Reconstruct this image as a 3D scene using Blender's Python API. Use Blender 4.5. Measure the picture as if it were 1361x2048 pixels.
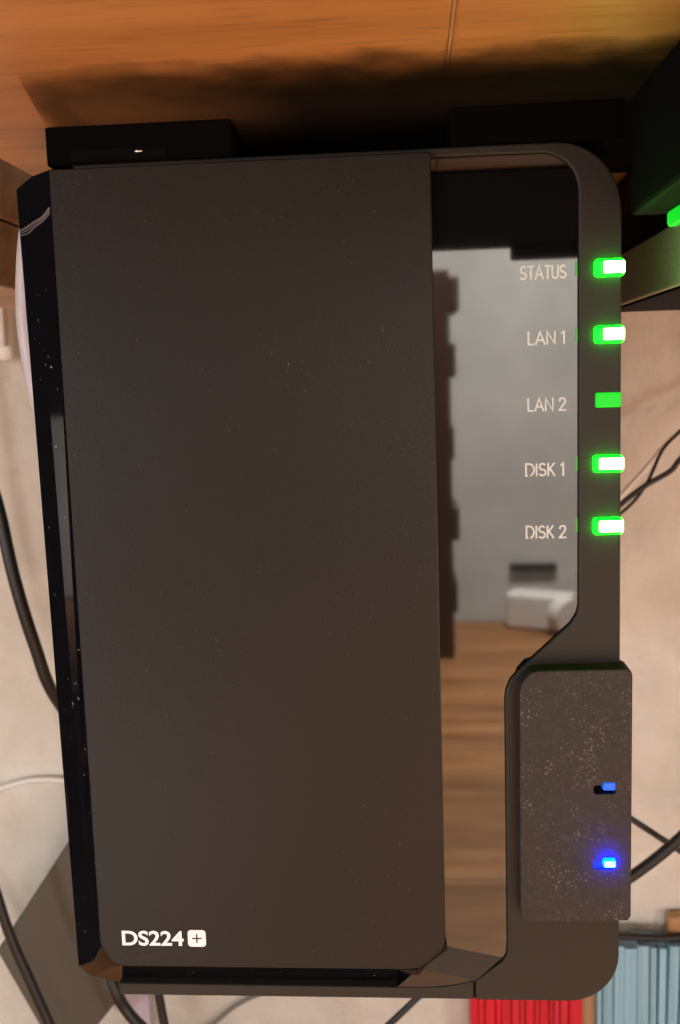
import bpy, bmesh, math, random
from mathutils import Matrix, Vector
random.seed(7)
scn = bpy.context.scene
for o in list(bpy.data.objects): bpy.data.objects.remove(o)
C = scn.collection
H = 0.42                                   # desk top is world z = 0, camera height H
def W(x, y, z): return Vector((x*.001, y*.001, H + z*.001))    # mm, relative to the lens height

# ------------------------------------------------------------------ camera
cam = bpy.data.cameras.new('camera'); co = bpy.data.objects.new('camera', cam); C.objects.link(co)
r = Vector((0.9971842, 0.0684289, -0.0306792)); u = Vector((0.0214581, 0.1316329, 0.9910663)); f = Vector((-0.071856, 0.9889339, -0.1297939))
M = Matrix((( r.x, u.x, -f.x, 0), (r.y, u.y, -f.y, -.190), (r.z, u.z, -f.z, H), (0, 0, 0, 1)))
co.matrix_world = M
cam.sensor_fit = 'VERTICAL'; cam.sensor_height = 24.0; cam.lens = 24.0*2000/2048
cam.clip_start = .005; cam.clip_end = 50
cam.dof.use_dof = True; cam.dof.focus_distance = .192; cam.dof.aperture_fstop = 25.0
scn.camera = co
# ------------------------------------------------------------------ world and lamps
w = bpy.data.worlds.new('World'); scn.world = w; w.use_nodes = True
bg = w.node_tree.nodes['Background']; bg.inputs[0].default_value = (1, .93, .85, 1); bg.inputs[1].default_value = .012
def area(name, loc, target, size, power, col):
    l = bpy.data.lights.new(name, 'AREA'); l.shape = 'DISK'; l.size = size; l.energy = power; l.color = col
    o = bpy.data.objects.new(name, l); C.objects.link(o); o.location = loc
    o.rotation_euler = (Vector(target)-Vector(loc)).to_track_quat('-Z', 'Y').to_euler()
    return o
area('pendant_lamp', (.22, -1.05, 1.20), (.16, -1.08, 0), .25, 74, (1, .94, .86)).data.spread = math.radians(115)
area('left_fill', (-1.1, -1.35, .30), (0, .2, .40), .30, 8.5, (1, .98, .95))  # added low fill from the left, brightening wall and shelf underside
area('panel_fill', (-1.45, -.95, .80), (-1.8, -.95, .15), .15, 26, (1, .96, .90)).data.spread = math.radians(100)  # added fill for the grey panel mirrored in the cover edge
area('right_fill', (.85, -.75, .16), (0, .25, .40), .22, 3.2, (1, .92, .84))  # added low fill from the right for wall and shelf, no real lamp
scn.view_settings.view_transform = 'Standard'; scn.view_settings.look = 'None'
scn.view_settings.gamma = 1; scn.view_settings.exposure = 0.0
scn.render.engine = 'CYCLES'

# ------------------------------------------------------------------ materials
def mat(name, col, rough=.5, ior=1.45, emit=None, es=0, spec=.5, metal=0):
    m = bpy.data.materials.new(name); m.use_nodes = True
    b = m.node_tree.nodes['Principled BSDF']
    b.inputs['Base Color'].default_value = (*col, 1); b.inputs['Roughness'].default_value = rough
    b.inputs['IOR'].default_value = ior; b.inputs['Metallic'].default_value = metal
    b.inputs['Specular IOR Level'].default_value = spec
    if emit: b.inputs['Emission Color'].default_value = (*emit, 1); b.inputs['Emission Strength'].default_value = es
    return m
def nd(m, t, **kw):
    n = m.node_tree.nodes.new(t)
    for k, v in kw.items():
        if k in n.inputs: n.inputs[k].default_value = v
        else: setattr(n, k, v)
    return n
def lk(m, a, b): m.node_tree.links.new(a, b)
def bs(m): return m.node_tree.nodes['Principled BSDF']
def coords(m, scale, rot=(0, 0, 0)):
    t = nd(m, 'ShaderNodeTexCoord'); p = nd(m, 'ShaderNodeMapping')
    p.inputs['Scale'].default_value = scale; p.inputs['Rotation'].default_value = rot
    lk(m, t.outputs['Object'], p.inputs['Vector']); return p.outputs['Vector']
def ramp(m, fac, stops):
    n = nd(m, 'ShaderNodeValToRGB'); e = n.color_ramp.elements
    while len(e) < len(stops): e.new(.5)
    for i, (p, c) in enumerate(stops): e[i].position = p; e[i].color = (*c, 1)
    lk(m, fac, n.inputs['Fac']); return n.outputs['Color']
def bump(m, h, strength, dist, normal=None):
    n = nd(m, 'ShaderNodeBump'); n.inputs['Strength'].default_value = strength; n.inputs['Distance'].default_value = dist
    lk(m, h, n.inputs['Height'])
    if normal: lk(m, normal, n.inputs['Normal'])
    lk(m, n.outputs['Normal'], bs(m).inputs['Normal']); return n.outputs['Normal']
def noise(m, vec, scale, detail=4, rough=.55):
    n = nd(m, 'ShaderNodeTexNoise'); n.inputs['Scale'].default_value = scale; n.inputs['Detail'].default_value = detail; n.inputs['Roughness'].default_value = rough
    lk(m, vec, n.inputs['Vector']); return n.outputs['Fac']
def mix(m, a, b, fac, mode='MIX'):
    n = nd(m, 'ShaderNodeMix'); n.data_type = 'RGBA'; n.blend_type = mode
    if isinstance(fac, float): n.inputs[0].default_value = fac
    else: lk(m, fac, n.inputs[0])
    for s, v in ((6, a), (7, b)):
        if isinstance(v, tuple): n.inputs[s].default_value = (*v, 1)
        else: lk(m, v, n.inputs[s])
    return n.outputs[2]

def wood(name, c0, c1, c2, rough=.38, scale=1.0):
    m = mat(name, c1, rough)
    v = coords(m, (6*scale, 60*scale, 60*scale))
    n1 = noise(m, v, 1.0, 6, .6)
    v2 = coords(m, (2*scale, 14*scale, 14*scale)); n2 = noise(m, v2, 1.6, 3)
    c = ramp(m, n1, [(.32, c0), (.5, c1), (.7, c2)])
    cc = ramp(m, n2, [(.35, (.62, .58, .52)), (.65, (1.08, 1.05, 1.0))])
    v3 = coords(m, (60*scale, 900*scale, 900*scale)); n3 = noise(m, v3, 1.0, 2)
    pores = ramp(m, n3, [(.34, (.55, .5, .45)), (.44, (1, 1, 1))])
    out = mix(m, mix(m, c, cc, 1.0, 'MULTIPLY'), pores, .6, 'MULTIPLY')
    lk(m, out, bs(m).inputs['Base Color']); bump(m, n3, .12, .0005)
    return m
M_shelf = wood('varnished_wood', (.42, .175, .055), (.62, .285, .095), (.72, .37, .14), .42)
M_desk = wood('desk_wood', (.18, .075, .025), (.33, .155, .058), (.46, .235, .10), .5, .6)
M_rail = wood('pale_wood', (.45, .26, .13), (.60, .38, .21), (.68, .46, .27), .5)

def plaster(name, col, k=1.0):
    m = mat(name, col, .9, spec=.2)
    v = coords(m, (1, 1, 1))
    n1 = noise(m, v, 22, 5, .6); n2 = noise(m, v, 90, 4); n3 = noise(m, v, 7, 3)
    c = ramp(m, n3, [(.3, tuple(k*.86 for k in col)), (.7, tuple(min(1, k*1.06) for k in col))])
    c2 = ramp(m, n1, [(.35, (1-.12*k, 1-.14*k, 1-.16*k)), (.6, (1.03, 1.03, 1.03))])
    lk(m, mix(m, c, c2, 1.0, 'MULTIPLY'), bs(m).inputs['Base Color'])
    nn = bump(m, n1, .8*k, .009*k); bump(m, n2, .3*k, .0015, nn)
    return m
M_wall = plaster('rough_plaster', (.70, .67, .625))
M_room = plaster('smooth_grey_plaster', (.62, .62, .60), .15)

def matte(name, col, rough, grain, strength, specks=0.0, thr=.76, spec=.22):
    m = mat(name, col, rough, spec=spec)
    v = coords(m, (1, 1, 1)); n = noise(m, v, grain, 2)
    c = ramp(m, n, [(.3, tuple(k*.86 for k in col)), (.7, tuple(k*1.14 for k in col))])
    if specks:
        n2 = noise(m, v, 2100, 2, .7); n3 = noise(m, v, 160, 2)
        s = nd(m, 'ShaderNodeMath', operation='MULTIPLY'); lk(m, n2, s.inputs[0]); 
        rr = ramp(m, n3, [(.3, (.86, .86, .86)), (.65, (1.08, 1.08, 1.08))]); lk(m, rr, s.inputs[1])
        k = ramp(m, s.outputs[0], [(thr-.05, (0, 0, 0)), (thr+.07, (specks,)*3)])
        c = mix(m, c, (.55, .52, .48), k)
    lk(m, c, bs(m).inputs['Base Color']); bump(m, n, strength, .0002)
    return m
M_cover = matte('matte_cover_plastic', (.0125, .0105, .0095), .36, 2600, .22, .3, .78, .26)
M_bezel = matte('matte_bezel_plastic', (.020, .0168, .0138), .48, 2600, .2, spec=.28)
M_block = matte('sandy_rubber', (.034, .029, .0265), .6, 1000, .9, .22, .67, .28)
M_body = matte('black_chassis', (.012, .011, .011), .5, 1800, .3)
M_gloss = mat('gloss_black', (.003, .003, .004), .03, 1.7)
def add_dust(m):
    v = coords(m, (1, 1, 1)); n2 = noise(m, v, 1100, 1, .5)
    k = ramp(m, n2, [(.765, (0, 0, 0)), (.80, (.8, .8, .8))])
    lk(m, mix(m, (.004, .004, .006), (.5, .5, .5), k), bs(m).inputs['Base Color'])
M_edge = mat('gloss_black_edge', (.003, .003, .005), .05, 1.5); add_dust(M_edge)
M_lip = mat('semi_gloss_black', (.018, .015, .014), .38, 1.45, spec=.3)
M_print = mat('grey_print', (.56, .57, .59), .6)
M_logo = mat('white_print', (.82, .88, .95), .6, emit=None)
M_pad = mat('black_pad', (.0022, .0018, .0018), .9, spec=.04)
M_screw = mat('screw_metal', (.6, .58, .55), .25, metal=1.0)
M_cable = mat('black_cable', (.014, .014, .015), .42)
M_greyc = mat('grey_collar_and_shadow', (.20, .19, .17), .5)  # colours the plug collar and the tube standing in for a cable shadow
M_white = mat('white_cable', (.78, .76, .74), .4)
M_lav = mat('pale_lilac_reflection', (.52, .49, .56), .35)  # reflection along the cover edge, built as a pale tube
M_dev = mat('device_black', (.003, .003, .003), .7, spec=.1)
M_devg = matte('device_grey', (.82, .77, .70), .55, 1400, .3)
M_brick = matte('adapter_grey', (.115, .10, .082), .6, 1500, .3)
M_green = mat('led_green', (.02, .2, .02), .25, emit=(.0, 1.0, .002), es=30, spec=.1)
M_greendim = mat('led_green_dim', (.02, .2, .02), .25, emit=(.0, 1.0, .03), es=.62, spec=.1)
M_core = mat('led_core', (.5, .8, .5), .25, emit=(.42, 1.0, .22), es=18)
M_glint = mat('led_glint', (.02, .15, .02), .3, emit=(.03, 1.0, .03), es=.22)  # glowing slivers painted in for LED reflections at the strip edge
M_blue = mat('led_blue', (.0, .05, .3), .3, emit=(.0, .10, 1.0), es=1.1)
M_bluecore = mat('led_blue_core', (.2, .5, .8), .3, emit=(.16, .80, 1.0), es=4)
M_bluewell = mat('led_blue_well', (.02, .03, .3), .35, emit=(.0, .03, 1.0), es=1.1, spec=.05)
M_blueskirt = mat('led_blue_skirt', (.0, .05, .3), .3, emit=(.0, .003, 1.0), es=260)
M_slot = mat('slot_dark', (.002, .002, .0025), .7, spec=.05)
def streak(name, c0, c1, rough=.35):
    m = mat(name, c1, rough); v = coords(m, (420, 60, 9)); n = noise(m, v, 1.0, 3)
    lk(m, ramp(m, n, [(.3, c0), (.65, c1)]), bs(m).inputs['Base Color']); return m
M_red = streak('red_board', (.50, .006, .02), (.74, .012, .03))
M_bluep = streak('blue_board', (.22, .42, .56), (.32, .56, .72))
M_red2 = streak('red_board_worn', (.42, .008, .022), (.66, .02, .045))
M_bluep2 = streak('blue_board_worn', (.19, .36, .47), (.30, .50, .63))
M_tan = mat('tan_card', (.42, .24, .14), .7)
M_lilac = streak('lilac_card', (.42, .36, .46), (.58, .52, .62))
M_shade = mat('painted_shade', (.02, .012, .008), .95, spec=.1)  # painted shade above the box, fading out at its front and side
_t = nd(M_shade, 'ShaderNodeTexCoord'); _s = nd(M_shade, 'ShaderNodeSeparateXYZ'); lk(M_shade, _t.outputs['Object'], _s.inputs[0])
_m0 = nd(M_shade, 'ShaderNodeMath', operation='MULTIPLY_ADD'); lk(M_shade, _s.outputs[0], _m0.inputs[0]); _m0.inputs[1].default_value = 9.2; _m0.inputs[2].default_value = .53; mth0 = _m0.outputs[0]
lk(M_shade, ramp(M_shade, mth0, [(.15, (.11, .055, .022)), (.45, (.010, .0055, .004))]), bs(M_shade).inputs['Base Color'])
_n = noise(M_shade, coords(M_shade, (1, 1, 1)), 75, 3, .5)
def mth(m, op, a, b):
    n = nd(m, 'ShaderNodeMath', operation=op)
    for i, v in ((0, a), (1, b)):
        if isinstance(v, (int, float)): n.inputs[i].default_value = v
        else: lk(m, v, n.inputs[i])
    return n.outputs[0]
_a = mth(M_shade, 'MULTIPLY_ADD', _s.outputs[1], 38.0); _a.node.inputs[2].default_value = 38*.0535
_a = mth(M_shade, 'ADD', _a, mth(M_shade, 'MULTIPLY', mth(M_shade, 'SUBTRACT', _n, .5), .7)); _a.node.use_clamp = True
_b = mth(M_shade, 'MULTIPLY_ADD', _s.outputs[0], 110.0); _b.node.inputs[2].default_value = 110*.0565; _b.node.use_clamp = True
lk(M_shade, mth(M_shade, 'MULTIPLY', _a, _b), bs(M_shade).inputs['Alpha'])
M_brown = mat('dark_brown_stand_in', (.055, .028, .018), .5)
M_sheen_sheet = mat('sheen_paper', (.80, .83, .88), .7)
M_mat = mat('added_mat_black', (.008, .008, .009), .8)

# ------------------------------------------------------------------ mesh helpers
def link(name, me, m, parent=None, label=None, cat=None, group=None, kind=None, smooth=False):
    o = bpy.data.objects.new(name, me); C.objects.link(o); me.materials.append(m)
    if parent: o.parent = parent
    for k, v in (('label', label), ('category', cat), ('group', group), ('kind', kind)):
        if v: o[k] = v
    if smooth:
        for p in me.polygons: p.use_smooth = True
    return o
def empty(name, label, cat, loc, group=None):
    o = bpy.data.objects.new(name, None); C.objects.link(o); o.location = loc; o.empty_display_size = .01
    o['label'] = label; o['category'] = cat
    if group: o['group'] = group
    return o
def done(name, bm, m, parent=None, origin=None, **kw):
    """bm is in world metres; the mesh is stored about origin (or the parent's location)"""
    off = Vector(parent_world(parent)) if parent else Vector(origin if origin else (0, 0, 0))
    bmesh.ops.translate(bm, verts=bm.verts, vec=-off)
    bmesh.ops.recalc_face_normals(bm, faces=bm.faces)
    me = bpy.data.meshes.new(name); bm.to_mesh(me); bm.free()
    o = link(name, me, m, parent, **kw)
    if not parent: o.location = off
    return o
def parent_world(p):
    v = Vector((0, 0, 0))
    while p: v += p.location; p = p.parent
    return v
def box_bm(x0, x1, y0, y1, z0, z1, bev=0, seg=2, rel=True):
    bm = bmesh.new(); bmesh.ops.create_cube(bm, size=1)
    for v in bm.verts:
        p = ((x0+x1)/2+v.co.x*(x1-x0), (y0+y1)/2+v.co.y*(y1-y0), (z0+z1)/2+v.co.z*(z1-z0))
        v.co = W(*p) if rel else Vector(p)
    if bev: bmesh.ops.bevel(bm, geom=list(bm.edges), offset=bev, segments=seg, affect='EDGES', profile=.5)
    return bm
def plate_bm(pts, y0, y1, bev=0, seg=2):
    """polygon pts (x,z in mm), front at y0 (towards the lens), back at y1"""
    bm = bmesh.new()
    a = [bm.verts.new(W(x, y0, z)) for x, z in pts]; b = [bm.verts.new(W(x, y1, z)) for x, z in pts]
    n = len(pts); fr = bm.faces.new(a); bm.faces.new(b[::-1])
    for i in range(n): bm.faces.new((a[i], b[i], b[(i+1) % n], a[(i+1) % n]))
    bmesh.ops.recalc_face_normals(bm, faces=bm.faces)
    if bev:
        s = set(a); e = [e for e in bm.edges if e.verts[0] in s and e.verts[1] in s]
        bmesh.ops.bevel(bm, geom=e, offset=bev*.001, segments=seg, affect='EDGES', profile=.5)
    bmesh.ops.triangulate(bm, faces=[q for q in bm.faces if len(q.verts) > 4])
    return bm
def arc(cx, cz, rx, rz, a0, a1, n):
    return [(cx+rx*math.cos(math.radians(a0+(a1-a0)*i/n)), cz+rz*math.sin(math.radians(a0+(a1-a0)*i/n))) for i in range(n+1)]
def spline(pts, n=10):
    P = [Vector(p) for p in pts]; P = [2*P[0]-P[1]] + P + [2*P[-1]-P[-2]]; out = []
    for i in range(1, len(P)-2):
        for k in range(n):
            t = k/n; a, b, c, d = P[i-1], P[i], P[i+1], P[i+2]
            out.append(.5*((2*b)+(c-a)*t+(2*a-5*b+4*c-d)*t*t+(3*b-a-3*c+d)*t**3))
    out.append(P[-2]); return out
def tube_bm(pts, rad, n=10, sides=12):
    bm = bmesh.new(); path = spline([W(*p) for p in pts], n); rings = []; up = Vector((.13, 1, .21)).normalized()
    for i, p in enumerate(path):
        t = (path[min(i+1, len(path)-1)]-path[max(i-1, 0)]).normalized()
        s = t.cross(up).normalized(); q = s.cross(t)
        rings.append([bm.verts.new(p+rad*.001*(math.cos(2*math.pi*k/sides)*s+math.sin(2*math.pi*k/sides)*q)) for k in range(sides)])
    for a, b in zip(rings, rings[1:]):
        for k in range(sides): bm.faces.new((a[k], a[(k+1) % sides], b[(k+1) % sides], b[k]))
    bm.faces.new(rings[0][::-1]); bm.faces.new(rings[-1]); return bm
def cyl_bm(c, axis, rad, length, n=24):
    bm = bmesh.new(); bmesh.ops.create_cone(bm, cap_ends=True, segments=n, radius1=rad, radius2=rad, depth=length)
    q = Vector(axis).to_track_quat('Z', 'Y').to_matrix().to_4x4(); q.translation = Vector(c)
    bmesh.ops.transform(bm, matrix=q, verts=bm.verts); return bm

# ------------------------------------------------------------------ the setting
done('wall', box_bm(-700, 700, 300, 340, -470, 600), M_wall, origin=(0, .3, 0), kind='structure')
done('room_wall', box_bm(-.62, 1.5, -1.60, -1.52, -.05, 1.9, rel=False), M_room, origin=(0, -1.52, 0), kind='structure')

# wooden shelf above the box: two boards with a fine joint
sh = empty('wooden_shelf', 'orange-brown varnished wooden shelf seen from below, above the black storage box', 'shelf', W(0, 40, 49))
done('board', box_bm(-86, 6.9, -205, 299, 49, 69, .0006), M_shelf, sh)
done('board', box_bm(7.2, 620, -205, 299, 49, 69, .0006), M_shelf, sh)
done('joint_filler', box_bm(6.85, 7.25, -204, 298, 49.05, 68), M_rail, sh)

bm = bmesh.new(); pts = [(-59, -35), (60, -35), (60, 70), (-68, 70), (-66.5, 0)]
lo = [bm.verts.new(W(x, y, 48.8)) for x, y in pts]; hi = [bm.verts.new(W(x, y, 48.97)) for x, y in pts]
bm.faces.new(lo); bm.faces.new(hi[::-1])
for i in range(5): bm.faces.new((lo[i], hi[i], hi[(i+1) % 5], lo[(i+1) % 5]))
done('shade_band', bm, M_shade, origin=W(-10, 20, 48.8), label='dark band of painted shade under the shelf above the black box', cat='shade band')

# ------------------------------------------------------------------ the storage box
nas = empty('network_storage_box', 'black two-bay network storage box with glossy strip and green status lights', 'storage box', W(-14, 100, -126))
CB = box_bm(-65, 38.6, 5, 225, -125.9, 41.6, .006, 4); done('chassis', CB, M_body, nas)
inner = arc(24, 33, 7.4, 7, 80, 0, 8) + [(31.4, -43.9), (31.0, -45.6), (29.8, -47.5), (20.2, -56.4), (18.4, -58.4), (17.5, -60.6), (17.3, -62.5), (17.3, -113.5), (17.1, -115.8), (16.3, -117.2)]
right = [(10.75, -125.7)] + arc(29.3, -115.7, 10.1, 10, -90, 0, 10) + arc(27.5, 29.0, 11.6, 12.6, 0, 90, 12) + [(-62, 41.6), (-62, 40.1)] + inner + [(10.75, -121.6)]
done('bezel', plate_bm(right, 0, 6, .35), M_bezel, nas)
done('bottom_trim', plate_bm([(-63, -125.6), (10.45, -125.6), (10.45, -121.5), (8.4, -122.1), (4.5, -122.9), (0, -123.2), (-63, -123.0)], 0.02, 6, .3), M_bezel, nas)
# glossy strip
pan = [(-20, 40.0)] + [(x+.05, z+.05) for x, z in inner[:-1]] + [(16.7, -116.6), (16.2, -117.0), (5.0, -114.6), (-20, -112)]
strip = done('glossy_strip', plate_bm(pan, .8, 5.5, .18), M_gloss, nas)
bm = bmesh.new()
vs = [bm.verts.new(W(*p)) for p in ((3.0, .95, -114.1), (16.3, .95, -117.0), (10.7, 0.05, -121.5), (-0.5, .05, -119.0), (3.0, 5, -114.1), (16.3, 5, -117.0), (10.7, 5, -121.5), (-0.5, 5, -119))]
for q in ((0, 1, 2, 3), (4, 5, 6, 7), (0, 1, 5, 4), (1, 2, 6, 5), (2, 3, 7, 6), (3, 0, 4, 7)): bm.faces.new([vs[i] for i in q])
done('strip_lip', bm, M_lip, nas)
bm = bmesh.new()
vs = [bm.verts.new(W(*p)) for p in ((-0.5, .3, -119.0), (10.7, .3, -121.5), (8.4, .3, -122.3), (-6, .3, -124), (-0.5, 5, -119), (10.7, 5, -121.5), (8.4, 5, -122.3), (-6, 5, -124))]
for q in ((0, 1, 2, 3), (4, 5, 6, 7), (0, 1, 5, 4), (1, 2, 6, 5), (2, 3, 7, 6), (3, 0, 4, 7)): bm.faces.new([vs[i] for i in q])
done('trim_gap', bm, M_edge, nas)
done('seam_filler', box_bm(10.42, 10.78, .7, 5.2, -125.5, -121.7), M_slot, nas)
# drive cover: matte plate, glossy flanks
cov = [(-65.7, 40.4), (4.7, 40.4), (4.85, -110.4), (4.6, -112.2), (3.7, -113.8), (1.0, -116.3), (-.8, -117.3), (-3, -117.6), (-61.2, -117.6), (-62.9, -117.1), (-65.0, -114.2), (-65.6, -112.6)]
cover = done('drive_cover', plate_bm(cov, -2.5, .7, .22), M_cover, nas)
bm = bmesh.new()
F0, F1, F2, F3, F4 = (-65.6, -2.3, 40.4), (-65.5, -2.3, -113.5), (-62.4, -2.3, -117.5), (-1.6, -2.3, -117.5), (4.75, -2.3, -112)
M0, M1 = (-69.9, 0, 39.8), (-68.2, .3, -118.2)
O0, O1, O1b, O2, O3, O4 = (-74.9, 5, 38.6), (-73.2, 5, -122.4), (-70.6, 4.5, -124.2), (-65.6, 4.5, -125.4), (1.0, 4.5, -125.4), (6, 4.5, -119)
T0 = (-66, 3, 41.8)
V = {}
def gv(p):
    if p not in V: V[p] = bm.verts.new(W(*p))
    return V[p]
def bk(p): return (p[0]*.995, 9, p[2]*.995)
for q in ((F0, M0, M1, F1), (M0, O0, O1, M1), (M1, O1, O1b), (F1, M1, O1b, F2), (F2, O1b, O2), (F2, O2, O3, F3), (F3, O3, O4, F4), (F0, T0, O0, M0),
          (O0, bk(O0), bk(O1), O1), (O1, bk(O1), bk(O1b), O1b), (O1b, bk(O1b), bk(O2), O2), (O2, bk(O2), bk(O3), O3), (O3, bk(O3), bk(O4), O4), (T0, bk(T0), bk(O0), O0),
          (bk(T0), bk(O0), bk(O1), bk(O1b), bk(O2), bk(O3), bk(O4))): bm.faces.new([gv(p) for p in q])
done('cover_edge', bm, M_edge, cover)
M_streak = mat('reflected_streak', (.11, .105, .115), .9)  # pale reflected streak on the cover edge, built as thin tubes
for dz, rd in ((0, .20), (-.9, .13), (-.45, .10)):
    done('reflection_streak', tube_bm([(-66.0, -2.35, 33.6+dz), (-67.8, -1.3, 32.2+dz*.8), (-69.9, -.15, 31.5+dz), (-72, 1.9, 31.0+dz*1.3), (-74.6, 4.6, 30.7+dz)], rd, 6, 6), M_streak, cover)
# lights
for name, z, on in (('status', 19.0, 2), ('lan', 7.0, 1), ('lan', -5.0, 0), ('disk', -16.85, 3), ('disk', -28.65, 3)):
    x0 = 34.0 if on == 3 else 34.2
    le = done('indicator_light', box_bm(x0, 39.5, -1.25, 4, z-1.55, z+1.55, .0006, 3) if on else box_bm(34.4, 39.2, -.35, 4, z-1.4, z+1.4, .0004, 3), M_green if on else M_greendim, nas)
    if on:
        done('bright_core', box_bm(x0+(1.3 if on < 3 else .8), 39.56, -1.32, 2, z-1.18, z+1.25, .0004, 3), M_core, le)
        done('led_reflection', box_bm(30.9, 31.32, .72, 1.2, z-1.4+.2, z+1.2+.2), M_glint, nas)
# textured switch block
blk_pts = [(19.5, -104.0), (19.6, -59.5), (20.1, -57.7), (21.7, -55.9), (23.3, -55.5), (39.6, -55.3), (40.4, -55.7), (40.7, -56.5), (40.7, -104.8), (40.1, -105.7), (20.6, -106.0), (19.7, -105.4)]
bo = done('switch_block', plate_bm(blk_pts, -4.5, 2, .3), M_block, nas)
def cut(o, bm):
    t = done('cutter', bm, M_slot, origin=o.matrix_world.translation if False else parent_world(o))
    md = o.modifiers.new('b', 'BOOLEAN'); md.object = t; md.operation = 'DIFFERENCE'; md.solver = 'EXACT'
    bpy.context.view_layer.update()
    me = bpy.data.meshes.new_from_object(o.evaluated_get(bpy.context.evaluated_depsgraph_get()))
    o.modifiers.remove(md); o.data = me; bpy.data.objects.remove(t)
for z, on in ((-78.85, 0), (-94.05, 1)):
    cut(bo, box_bm(33.5, 37.65, -6, -2.5, z-1.05, z+.75, .0004, 2))
    sl = done('light_slot', box_bm(33.3, 37.8, -3.3 if not on else -4.1, -2.4, z-1.2, z+.9), M_bluewell if on else M_slot, bo)
    bl = done('blue_light', box_bm(35.2, 37.65, -4.75 if not on else -5.6, -3.0, z-.3, z+1.35, .0004, 3), M_blueskirt if on else M_blue, bo)
    if on: done('bright_core', box_bm(35.35, 37.5, -5.66, -5.0, z-.15, z+1.2, .0003, 3), M_bluecore, nas)

# ------------------------------------------------------------------ lettering (flat print, drawn as strokes)
G = {'S': (.56, [arc(.28, .745, .25, .255, 40, 262, 12)+arc(.28, .25, .27, .25, 82, -145, 12)]),
     'T': (.52, [[(0, 1), (.52, 1)], [(.26, 1), (.26, 0)]]), 'A': (.72, [[(0, 0), (.36, 1), (.72, 0)], [(.13, .33), (.59, .33)]]),
     'U': (.56, [[(0, 1)]+arc(.28, .28, .28, .28, 180, 360, 10)+[(.56, 1)]]), 'L': (.38, [[(0, 1), (0, 0), (.38, 0)]]),
     'N': (.62, [[(0, 0), (0, 1), (.62, 0), (.62, 1)]]), '1': (.2, [[(.0, .84), (.18, 1), (.18, 0)]]),
     '2': (.54, [arc(.26, .73, .25, .27, 172, -38, 12)+[(0, 0), (.54, 0)]]),
     'D': (.66, [[(.25, 0), (0, 0), (0, 1), (.25, 1)]+arc(.25, .5, .41, .5, 80, -90, 12)]), 'I': (.02, [[(.01, 0), (.01, 1)]]),
     'K': (.5, [[(0, 0), (0, 1)], [(.48, 1), (.02, .45)], [(.14, .58), (.52, 0)]]),
     '4': (.58, [[(.44, 0), (.44, 1), (0, .27), (.6, .27)]]), ' ': (.16, [])}
def text_bm(s, x0, x1, z0, hgt, y, sw, gap=.2):
    tot = sum(G[c][0] for c in s)+gap*(len(s)-1); kx = (x1-x0)/tot; bm = bmesh.new(); x = 0; lay = 0
    for c in s:
        wd, strokes = G[c]
        for st in strokes:
            P = [Vector(((x+a)*kx+x0, b*hgt+z0)) for a, b in st]; L = []; lay += 1
            for i, p in enumerate(P):
                d1 = (p-P[i-1]).normalized() if i else (P[1]-p).normalized(); d2 = (P[i+1]-p).normalized() if i < len(P)-1 else d1
                n1, n2 = Vector((-d1.y, d1.x)), Vector((-d2.y, d2.x)); b = n1+n2
                b = b.normalized() if b.length > .01 else n1; k = min(1/max(b.dot(n1), .1), 2.0)
                e = Vector((0, 0))
                if i == 0: e = -d1*sw*.35
                if i == len(P)-1: e = d1*sw*.35
                L.append((p+e+b*k*sw/2, p+e-b*k*sw/2))
            yy = y-.003*(lay % 3)
            vs = [(bm.verts.new(W(a.x, yy, a.y)), bm.verts.new(W(q.x, yy, q.y))) for a, q in L]
            for a, q in zip(vs, vs[1:]): bm.faces.new((a[0], a[1], q[1], q[0]))
        x += wd+gap
    return bm
for s, x0, x1, z in (('STATUS', 20.9, 29.2, 17.6), ('LAN 1', 22.3, 28.9, 5.65), ('LAN 2', 22.2, 29.1, -6.65), ('DISK 1', 21.7, 28.7, -18.9), ('DISK 2', 21.7, 29.1, -30.85)):
    done('printed_word', text_bm(s, x0, x1, z, 2.25, .76, .34), M_print, strip)
def font_mesh(txt, x0, x1, z0, hgt, y, bold):
    cu = bpy.data.curves.new('t', 'FONT'); cu.body = txt; cu.size = 1; cu.offset = bold; cu.extrude = .01
    o = bpy.data.objects.new('t', cu); C.objects.link(o); bpy.context.view_layer.update()
    me = bpy.data.meshes.new_from_object(o.evaluated_get(bpy.context.evaluated_depsgraph_get())); bpy.data.objects.remove(o)
    bm = bmesh.new(); bm.from_mesh(me)
    xs = [v.co.x for v in bm.verts]; ys = [v.co.y for v in bm.verts]; a, b, c, d = min(xs), max(xs), min(ys), max(ys)
    for v in bm.verts: v.co = W(x0+(v.co.x-a)/(b-a)*(x1-x0), y-v.co.z*2.0, z0+(v.co.y-c)/(d-c)*hgt)
    return bm
done('model_lettering', font_mesh('DS224', -60.95, -48.2, -113.0, 3.25, -2.52, .023), M_logo, cover)
rr = []
for cx, cz, a in ((-44.3, -110.2, 0), (-46.6, -110.2, 90), (-46.6, -112.4, 180), (-44.3, -112.4, 270)): rr += arc(cx, cz, .7, .7, a, a+90, 5)
badge = done('plus_badge', plate_bm(rr, -2.56, -2.4), M_logo, cover)
c = (-45.45, -111.3); a, b = 1.0, .14
done('plus_sign', plate_bm([(c[0]+dx, c[1]+dz) for dx, dz in ((-a, -b), (-b, -b), (-b, -a), (b, -a), (b, -b), (a, -b), (a, b), (b, b), (b, a), (-b, a), (-b, b), (-a, b))], -2.59, -2.5), M_cover, badge)

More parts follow.
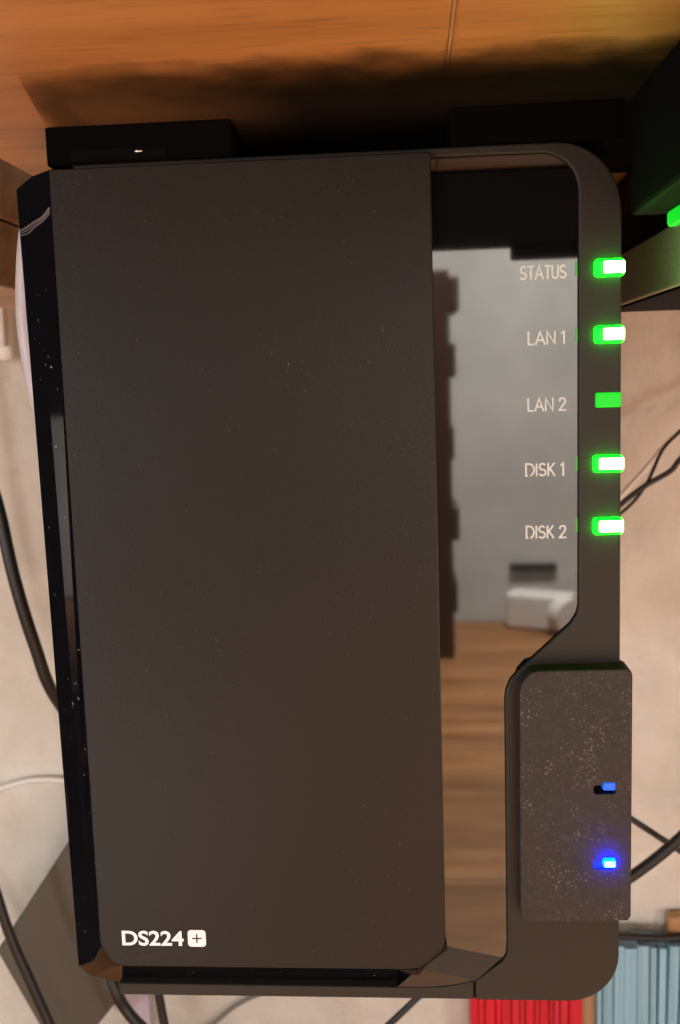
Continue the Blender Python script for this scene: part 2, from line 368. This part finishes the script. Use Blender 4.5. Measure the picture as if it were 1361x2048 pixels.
# ------------------------------------------------------------------ pads between the box and the shelf
pd = empty('mounting_pad', 'black mounting pad with a screw slot, on top of the matte drive cover end', 'mounting pad', W(-50, 10, 42))
done('pad_body', box_bm(-67.2, -32, 1, 60, 41.7, 48.78, .0004), M_pad, pd)
done('slot', box_bm(-62.5, -44, .85, 3, 42.2, 44.6, .0002), M_slot, pd)
bm = bmesh.new(); bmesh.ops.create_icosphere(bm, subdivisions=2, radius=.0006, matrix=Matrix.Translation(W(-49.5, 1.0, 43.7)) @ Matrix.Diagonal((1.6, .8, .7, 1)))
done('screw', bm, M_screw, pd, smooth=True)
pd2 = empty('mounting_pad', 'plain black mounting pad above the end with the green lights', 'mounting pad', W(25, 10, 42))
done('pad_body', box_bm(8.5, 39.6, 1, 60, 41.7, 48.78, .0004), M_pad, pd2)

# ------------------------------------------------------------------ neighbour device under the shelf
dv = empty('network_switch', 'black and grey device with a green light bar under the shelf', 'network device', W(90, 20, 17))
done('upper_housing', box_bm(55, 190, -60, 100, 30.2, 49, .0008), M_dev, dv)
done('side_fin', box_bm(41, 54.9, -60, 2, 28.3, 48.9, .0008), M_dev, dv)
done('lower_housing', box_bm(55, 190, -58, 97, 17.2, 30.2, .0006), M_devg, dv)
done('base_plate', box_bm(55.6, 189, -57, 98, 16.6, 17.2), M_dev, dv)
done('light_bar', box_bm(46.8, 48.9, -40, -1, 25.6, 28.4, .0006), M_greendim, dv)
pl = empty('cable_plug', 'pale grey plug under the black and grey device', 'plug', W(92, 100, 16))
done('plug_body', box_bm(79, 100, 99.2, 125, 18, 27, .0015, 3), M_white, pl); done('plug_collar', box_bm(100.2, 108, 101, 123, 19, 26, .001), M_greyc, pl)

# ------------------------------------------------------------------ wooden rail at the side and the white duct on the wall
rl = empty('wooden_rail', 'pale wooden side rail of two boards next to the shelf end', 'wooden rail', W(-125, 180, 28))
done('board', box_bm(-140, -111, 62, 299, 28.6, 46.8, .0008), M_rail, rl)
done('board', box_bm(-200, -110, 62, 299, 47.2, 64, .0008), M_rail, rl)
du = empty('cable_duct', 'white plastic cable duct on the wall below the pale wooden rail', 'cable duct', W(-205, 280, 10))
done('duct_body', box_bm(-260, -181, 262, 299.5, 14, 42, .003, 3), M_white, du)
done('duct_lid', box_bm(-260, -182, 257, 261.7, 20, 39, .0015, 2), M_white, du)

# ------------------------------------------------------------------ cables
def cable(label, pts, rad, m=M_cable, group=None):
    done('cable', tube_bm(pts, rad), m, origin=W(*pts[0]), label=label, cat='cable', smooth=True, group=group)
cable('thick black cable curving down to the long glossy cover edge', [(-166, 130, 46.5), (-160, 138, 26), (-152, 148, 0), (-148.1, 150, -27.1), (-144.8, 150, -43.1), (-141.2, 150, -66.5), (-137.6, 155, -91.6), (-134.5, 165, -115.5), (-128, 200, -152), (-105, 240, -190), (-60, 270, -230)], 2.3)
cable('black cable hanging across the dark grey power adapter', [(-222, 268, 15), (-222, 250, -90), (-210, 228, -170), (-196.4, 230, -219.3), (-189.2, 230, -248.5), (-181.4, 230, -270.7), (-173.4, 230, -293.2), (-163.4, 230, -320.9), (-140, 235, -380), (-128, 240, -417.5)], 2.4)
cable('black cable running down beside the lilac card', [(-150, 225, -225), (-135.6, 210, -257.4), (-130.8, 210, -270.3), (-122.4, 210, -280.9), (-109.6, 210, -292.6), (-85, 215, -340), (-70, 220, -417.4)], 2.6)
cable('black cable hanging straight between lilac card and bare wall', [(-113, 205, -215), (-112.4, 200, -250.7), (-111.7, 200, -262.2), (-110.2, 200, -273.7), (-108.1, 200, -287.7), (-100, 200, -350), (-98, 200, -418)], 1.9)
cable('thin black cable rising to the box beside the red boards', [(12, 205, -225), (3.2, 200, -250.3), (-3.3, 200, -258.3), (-15.1, 200, -270.3), (-31.4, 200, -286.2), (-45, 205, -340), (-48, 210, -418.4)], 1.4)
cable('thin grey tube added as shadow on the wall under the box', [(-130, 296, -360), (-117.5, 297, -344), (-110.5, 297, -337), (-99.5, 297, -327.5), (-84.7, 297, -320), (-60, 297, -312), (-30, 297, -308)], 1.1, M_greyc)  # shadow of a cable, built here as a grey tube against the wall
cable('black cable sweeping up the wall beside the disk lights', [(172, 98, 25), (172, 160, 22), (150, 230, 5), (122.4, 230, -24.5), (110.7, 230, -36.3), (106.5, 230, -41.2), (96.4, 230, -47), (86.5, 230, -54.7), (76, 230, -65), (40, 228, -90), (20, 226, -96)], 1.15)
cable('thinner black cable joining the black cable beside the disk lights', [(180, 98, 25), (180, 170, 26), (150, 245, 12), (125.1, 240, -12.6), (113.2, 240, -25.2), (105.8, 240, -33.2), (98.7, 236, -46.3), (90, 235, -57), (70, 236, -72)], .75)
cable('white cable behind the black cables beside the disk lights', [(187, 98, 22), (187, 190, 18), (150, 275, -5), (129.5, 270, -20), (115.6, 270, -32.4), (105.5, 270, -44.2), (96.2, 270, -54.5), (83.3, 270, -68.9), (50, 260, -100)], 1.2, M_white)
cable('thinner black cable of the crossing pair beside the sandy block', [(30, 215, -140), (50, 205, -153), (70.9, 200, -168.2), (85.2, 200, -178.2), (104.9, 200, -191.9), (122.6, 200, -204.2), (150, 205, -222), (200, 215, -260), (250, 225, -340), (265, 230, -418.6)], 1.25)
cable('thicker black cable of the crossing pair beside the sandy block', [(30, 195, -235), (50, 192, -219), (71.1, 190, -205.6), (83.7, 190, -197.5), (99.1, 190, -184.5), (109.4, 190, -172.2), (130, 192, -140), (155, 170, -70), (164, 130, 0), (165, 98, 23)], 2.2)
cable('white cable lying across the wall beside the glossy cover edge', [(-620, 297, -300), (-400, 297, -268), (-260, 297, -222), (-224.6, 297, -209), (-216.3, 297, -205.5), (-200.1, 297, -201.5), (-181.6, 297, -202), (-163.5, 297, -207), (-120, 297, -225)], 1.4, M_white)
cable('pale lilac tube added for the reflection along the glossy cover edge', [(-70, 30, 48), (-74.5, 16, 38), (-76.2, 13, 31.1), (-77.8, 13, 18.3), (-77.6, 13, 8.3), (-75.6, 13, -5.0), (-71, 16, -20), (-66, 22, -40)], 1.9, M_lav)  # reflection built with cable(), not a real cable
cable('black cable lying on top of the blue boards', [(60, 295, -296), (75, 291, -283), (90, 288, -280.6), (105, 288, -280.8), (122, 288, -281.2), (150, 293, -282)], 1.9)

# ------------------------------------------------------------------ power adapter on the wall
pa = empty('power_adapter', 'dark grey power adapter plugged into the wall, tilted, beside the model lettering', 'power adapter', W(-180, 298, -265))
bm = plate_bm([(-209.6, -274.4), (-161.5, -205.6), (-135.7, -246.4), (-150.5, -294.8), (-151.4, -301.5), (-162.3, -315.0), (-183.6, -328.9)], 258, 294, 2.5, 3)
done('adapter_body', bm, M_brick, pa)
bm = bmesh.new(); bmesh.ops.create_cube(bm, size=1, matrix=Matrix.Diagonal((.03, .006, .03, 1)))
bmesh.ops.transform(bm, matrix=Matrix.Translation(W(-176, 297, -268)) @ Matrix.Rotation(math.radians(31), 4, 'Y'), verts=bm.verts)
done('plug_face', bm, M_cable, pa)

# ------------------------------------------------------------------ boards standing against the wall
def boards(name, label, cat, x0, n, wd, mats, lean, top):
    t = empty(name, label, cat, W(x0+n*wd/2, 290, -420)); ws = [random.uniform(.45, 1.6) for _ in range(n)]; k = n*wd/sum(ws); x = x0
    for i in range(n):
        wi = ws[i]*k
        a = math.radians(lean*max(0, i/n-.25)*1.3 + random.uniform(-.15, .15)*min(1, lean/4)); hh = top+420+random.uniform(-1.2, 1.0)
        bm = bmesh.new(); bmesh.ops.create_cube(bm, size=1)
        bmesh.ops.bevel(bm, geom=[e for e in bm.edges if abs(e.verts[0].co.z-e.verts[1].co.z) > .5], offset=.12, segments=2, affect='EDGES', profile=.5)
        for v in bm.verts: v.co = Vector((v.co.x*(wi+.06), v.co.y*15, v.co.z*hh))
        yo = random.uniform(-.35, .35)
        cx = x+wi/2+math.tan(a)*hh/2; x += wi
        bmesh.ops.transform(bm, matrix=Matrix.Rotation(a, 4, 'Y'), verts=bm.verts)
        zmin = min(v.co.z for v in bm.verts)
        for v in bm.verts: v.co = W(v.co.x+cx, v.co.y+291.3+yo, v.co.z-zmin-419.9)
        done('sheet', bm, random.choice(mats), t)
    done('backing', box_bm(x0, x0+n*wd+(12 if lean else 0), 296, 299, -419.9, top-4), mats[0], t)
boards('folder', 'folder of bright red sheets standing under the black box', 'folder', 24.2, 14, 4.0, [M_red, M_red2], 0, -284)
done('tan_card', box_bm(80.6, 87.4, 288, 298.5, -419.9, -284, .0004), M_tan, origin=W(85, 293, -420), label='tan card standing between the red sheets and the blue sheets', cat='card')
boards('folder', 'folder of pale blue sheets fanned out beside the red sheets', 'folder', 87.8, 18, 4.1, [M_bluep, M_bluep2, M_bluep], 5, -284)
done('lilac_card', box_bm(-157, -144, 291, 298, -419.9, -262, .0004), M_lilac, origin=W(-150, 293, -420), label='lilac card standing against the wall below the cover edge corner', cat='card')
done('wooden_block', box_bm(124, 160, 291, 299.5, -300, -272, .002), M_rail, origin=W(130, 296, -300), label='small wooden block on the wall above the blue sheets', cat='wooden block')

# ------------------------------------------------------------------ the desk in front and what the glossy strip mirrors
de = empty('desk', 'wide brown wooden desk top under the shelf, mirrored in the glossy strip', 'desk', (0, -.6, 0))
for i in range(6):
    y0 = -1.515+i*.302
    done('plank', box_bm(-1.78, 1.3, y0, y0+.3005, -.03, 0, .001, rel=False), M_desk, de)
done('plank', box_bm(-1.78, 1.3, .297+.0015, .2995, -.03, -.001, rel=False), M_desk, de)
ca = empty('hand_stand_in', 'dark brown block added in place of the hand mirrored in the strip', 'hand_stand_in', (-.1, -1.3, 0))  # added block, ragged on one side like the mirrored hand
done('hand_block', box_bm(-.26, .060, -1.42, -1.28, 0, .575, .004, rel=False), M_brown, ca)
for z, e in ((.10, .006), (.21, .010), (.33, .004), (.45, .008), (.545, .014)):
    done('edge_bump', box_bm(.058, .060+e, -1.40, -1.279, z-.03, z+.02, .004, rel=False), M_brown, ca)
wb = empty('white_tube_box', 'white plastic dispenser with a round end on the desk', 'dispenser', (.22, -1.44, 0))
bm = box_bm(-.06, .05, -.025, .025, 0, .062, .008, 3, rel=False); bmesh.ops.transform(bm, matrix=Matrix.Translation((.215, -1.455, .0005)) @ Matrix.Rotation(math.radians(24), 4, 'Z'), verts=bm.verts); done('dispenser_body', bm, M_white, wb)
done('round_end', cyl_bm((.247, -1.412, .032), (.45, 1, 0), .029, .03), M_white, wb)
done('dark_bar', box_bm(.165, .245, -1.5185, -1.510, .087, .100, .002, rel=False), M_cable, origin=(.2, -1.514, .09), label='short dark bar fixed to the grey room wall above the desk', cat='bar')
done('blackout_mat', box_bm(-1.2, -.46, -.36, .27, .0005, .0035, .001, rel=False), M_mat, origin=(-.6, -.4, 0), label='large black mat added on the desk to darken the cover edge reflection', cat='added mat')  # added out of view so the cover edge mirrors something dark
bm = bmesh.new(); pp = ((-.147, -.545), (-.40, -1.08), (-.70, -.94), (-.447, -.405))
lo = [bm.verts.new((x, y, .0005)) for x, y in pp]; hi = [bm.verts.new((x, y, .006)) for x, y in pp]
bm.faces.new(lo); bm.faces.new(hi)
for i in range(4): bm.faces.new((lo[i], lo[(i+1) % 4], hi[(i+1) % 4], hi[i]))
done('sheen_sheet', bm, M_sheen_sheet, origin=(-.42, -.74, 0), label='large white paper sheet added on the desk for the cover sheen', cat='added sheet')  # added out of view for the pale sheen low on the cover
done('blackout_plate', box_bm(-15, 150, -204, -57.5, 48.2, 48.97, .0002), M_pad, origin=W(54, -150, 49), label='flat black plate added under the shelf front to darken the strip reflection', cat='added plate')  # added to blacken the shelf's reflection in the glossy strip
done('added_black_block', box_bm(39, 70, -200, -190, 43, 48.15, .001), M_pad, origin=W(54, -195, 48), label='small black block added under the front edge of the added black plate', cat='added block')
dp = empty('reflection_panel', 'low grey panel added beyond the desk for the cover edge reflection', 'stand_in', (-1.82, -.95, -.03))  # added out of view as the grey patch mirrored in the cover edge
done('added_panel', box_bm(-1.84, -1.80, -1.5, -.35, .0, .35, .003, rel=False), M_room, dp)
done('stand_in_base', box_bm(-1.86, -1.79, -1.5, -.35, -.03, -.002, .003, rel=False), M_brown, dp)
